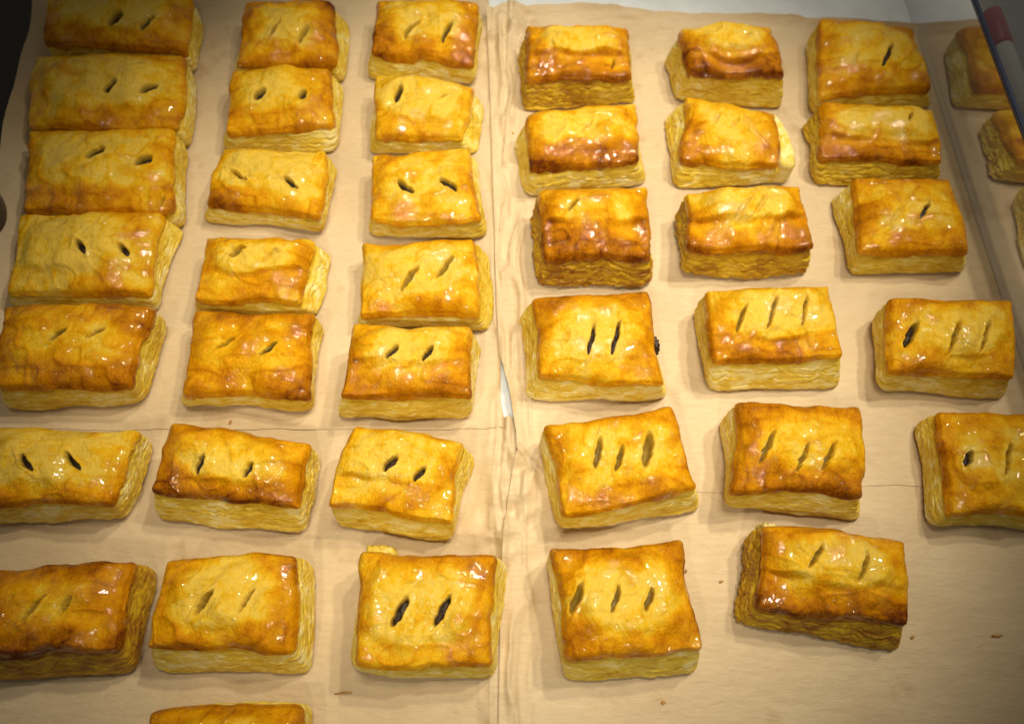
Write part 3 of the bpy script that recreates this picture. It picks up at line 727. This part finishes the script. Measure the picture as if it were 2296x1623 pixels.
# dark round container cut by the left picture edge
cl = at(-46, 520, 0.0); cl[2] = 0
cr = empty("container", (cl[0], cl[1], 0.0))
th = np.linspace(0, 2 * math.pi, 40, endpoint=False)
prof = [(0.0005, 0.0006), (0.021, 0.0006), (0.024, 0.003), (0.0265, 0.030), (0.0275, 0.032), (0.0265, 0.0335), (0.025, 0.032), (0.0225, 0.004), (0.0005, 0.0035)]
co = np.concatenate([np.column_stack([r * np.cos(th), 1.25 * r * np.sin(th), np.full(40, z)]) for r, z in prof])
mesh_obj("bowl_wall", co, grid_quads(40, len(prof), 0, True), mat_plain("dark_brown_glaze", (0.055, 0.018, 0.008), 0.3), cr)
tag(cr, "dark brown rounded container cut off by the left picture edge", "container")

# crumbs and flakes of crust on the paper
def crumb(px, py, w, d, h, ang, label, name="pastry_crumb", seed=1, mat=None):
    rng = np.random.RandomState(seed); p = at(px, py, 0.0024); w *= 0.7; d *= 0.6; h *= 0.6
    th = np.linspace(0, 2 * math.pi, 10, endpoint=False); co = []
    for a in np.linspace(0.15, math.pi - 0.15, 6):
        k = 1 + 0.35 * rng.uniform(-1, 1, 10)
        xx = w / 2 * math.sin(a) * np.cos(th) * k; yy = d / 2 * math.sin(a) * np.sin(th) * k
        co.append(np.column_stack([xx * math.cos(ang) - yy * math.sin(ang), xx * math.sin(ang) + yy * math.cos(ang), h / 2 * math.cos(a) + np.zeros(10)]))
    o = mesh_obj(name, np.concatenate(co), grid_quads(10, 6, 0, True), mat or M_CRUMB)
    o.location = (p[0], p[1], 0.0018 + h / 2)
    tag(o, label, "crumb", "loose crumbs on the parchment")
crumb(1529, 1272, 0.0022, 0.0018, 0.0016, 0.3, "tiny brown crumb right of the front three-slit pastry", seed=3)
crumb(1538, 1280, 0.0030, 0.0024, 0.0018, 1.0, "tiny pale crumb beside the brown crumb near the front right pastries", seed=4)
crumb(1487, 1574, 0.0042, 0.0022, 0.0010, 0.2, "orange crumb on the bare paper near the bottom picture edge", seed=5)
crumb(1618, 1303, 0.0034, 0.0018, 0.0010, 0.1, "small brown flake left of the slumped front pastry", seed=6)
crumb(2238, 1424, 0.0085, 0.0022, 0.0008, 0.0, "thin dark flake on the bare paper by the right picture edge", seed=7)
crumb(2047, 1428, 0.0030, 0.0026, 0.0012, 0.4, "crumb touching the slumped pastry's front right corner", seed=9)
crumb(516, 946, 0.0040, 0.0026, 0.0010, 1.2, "orange crumb in front of the evenly browned pastry", seed=10)
crumb(770, 1553, 0.0120, 0.0018, 0.0006, 0.05, "long thin crust strip on the paper near the bottom picture edge", seed=11)
crumb(1141, 297, 0.0120, 0.0045, 0.0030, -0.35, "dark brown curled flake lying by the seam in the second row", seed=12)

# ------------------------------------------------------------------ bare layers and burst filling of single pastries
def lump(root, name, pts, z0, z1, mat, seed, label=None, brown=0.03):
    """a torn piece: outline pts on the measuring grid seen at its top, from z0 up to z1"""
    w = np.array([at(px, py, z1)[:2] for px, py in pts])
    if np.sum(w[:, 0] * np.roll(w[:, 1], -1) - np.roll(w[:, 0], -1) * w[:, 1]) < 0: w = w[::-1]
    n = 60; seg = np.hypot(*(np.roll(w, -1, 0) - w).T); cum = np.concatenate([[0], np.cumsum(seg)]); ww = np.concatenate([w, w[:1]])
    t = np.linspace(0, cum[-1], n, endpoint=False); p = np.stack([np.interp(t, cum, ww[:, k]) for k in range(2)], -1)
    Pp = np.concatenate([p[-3:], p, p[:3]]); ker = np.hanning(9)[1:-1]; ker /= ker.sum()
    p = np.stack([np.convolve(Pp[:, k], ker, 'valid') for k in range(2)], -1)
    nr_ = normals(p); c_ = p.mean(0); org = np.array(root.location); rows = []
    for o_, tz in ((0.0012, 0.0), (0.0016, 0.2), (0.0006, 0.3), (0.0013, 0.5), (0.0003, 0.62), (0.0008, 0.85), (-0.0004, 1.0)):
        o = o_ + 0.0008 * vnoise(np.arange(n) * 0.35, np.full(n, tz * 9), seed)
        rows.append(np.column_stack([p + nr_ * o[:, None], np.full(n, z0 + (z1 - z0) * tz) + 0.0006 * vnoise(np.arange(n) * 0.3, np.full(n, tz * 5), seed + 2) * tz]))
    for k, dz in ((0.75, 0.0006), (0.4, 0.0002), (0.05, 0.0)):
        rows.append(np.column_stack([c_ + (p - c_) * k, np.full(n, z1 + dz) + 0.0006 * vnoise(p[:, 0] * 200 * k, p[:, 1] * 200, seed + 3)]))
    co = np.concatenate(rows) - org
    o = mesh_obj(name, co, grid_quads(n, len(rows), 0, True), mat, root, {"brown": np.full(len(co), brown)})
    if label: o["label"] = label
    return o
lump(ROOT['R2B'], "exposed_layer", [(1700, 250), (1742, 256), (1762, 290), (1782, 335), (1784, 372), (1752, 372), (1746, 310), (1733, 264)], 0.004, 0.0225, M_SIDE, 5, "pale cream layer bared where the crust broke away", brown=0.06)
lump(ROOT['L3G'], "exposed_layer", [(824, 1223), (874, 1226), (884, 1240), (824, 1240)], 0.004, 0.015, M_SIDE, 6, "pale layer sticking out behind the crust", brown=0.25)
lump(ROOT['R2F'], "exposed_layer", [(1712, 1172), (1738, 1174), (1744, 1188), (1714, 1188)], 0.012, 0.0250, M_SIDE, 7, "pale curl of dough behind the back left corner", brown=0.1)
lump(ROOT['R1D'], "filling", [(1463, 752), (1470, 754), (1477, 768), (1476, 780), (1468, 778)], 0.015, 0.0240, M_FILL, 8, "dark filling bursting out of the right side")
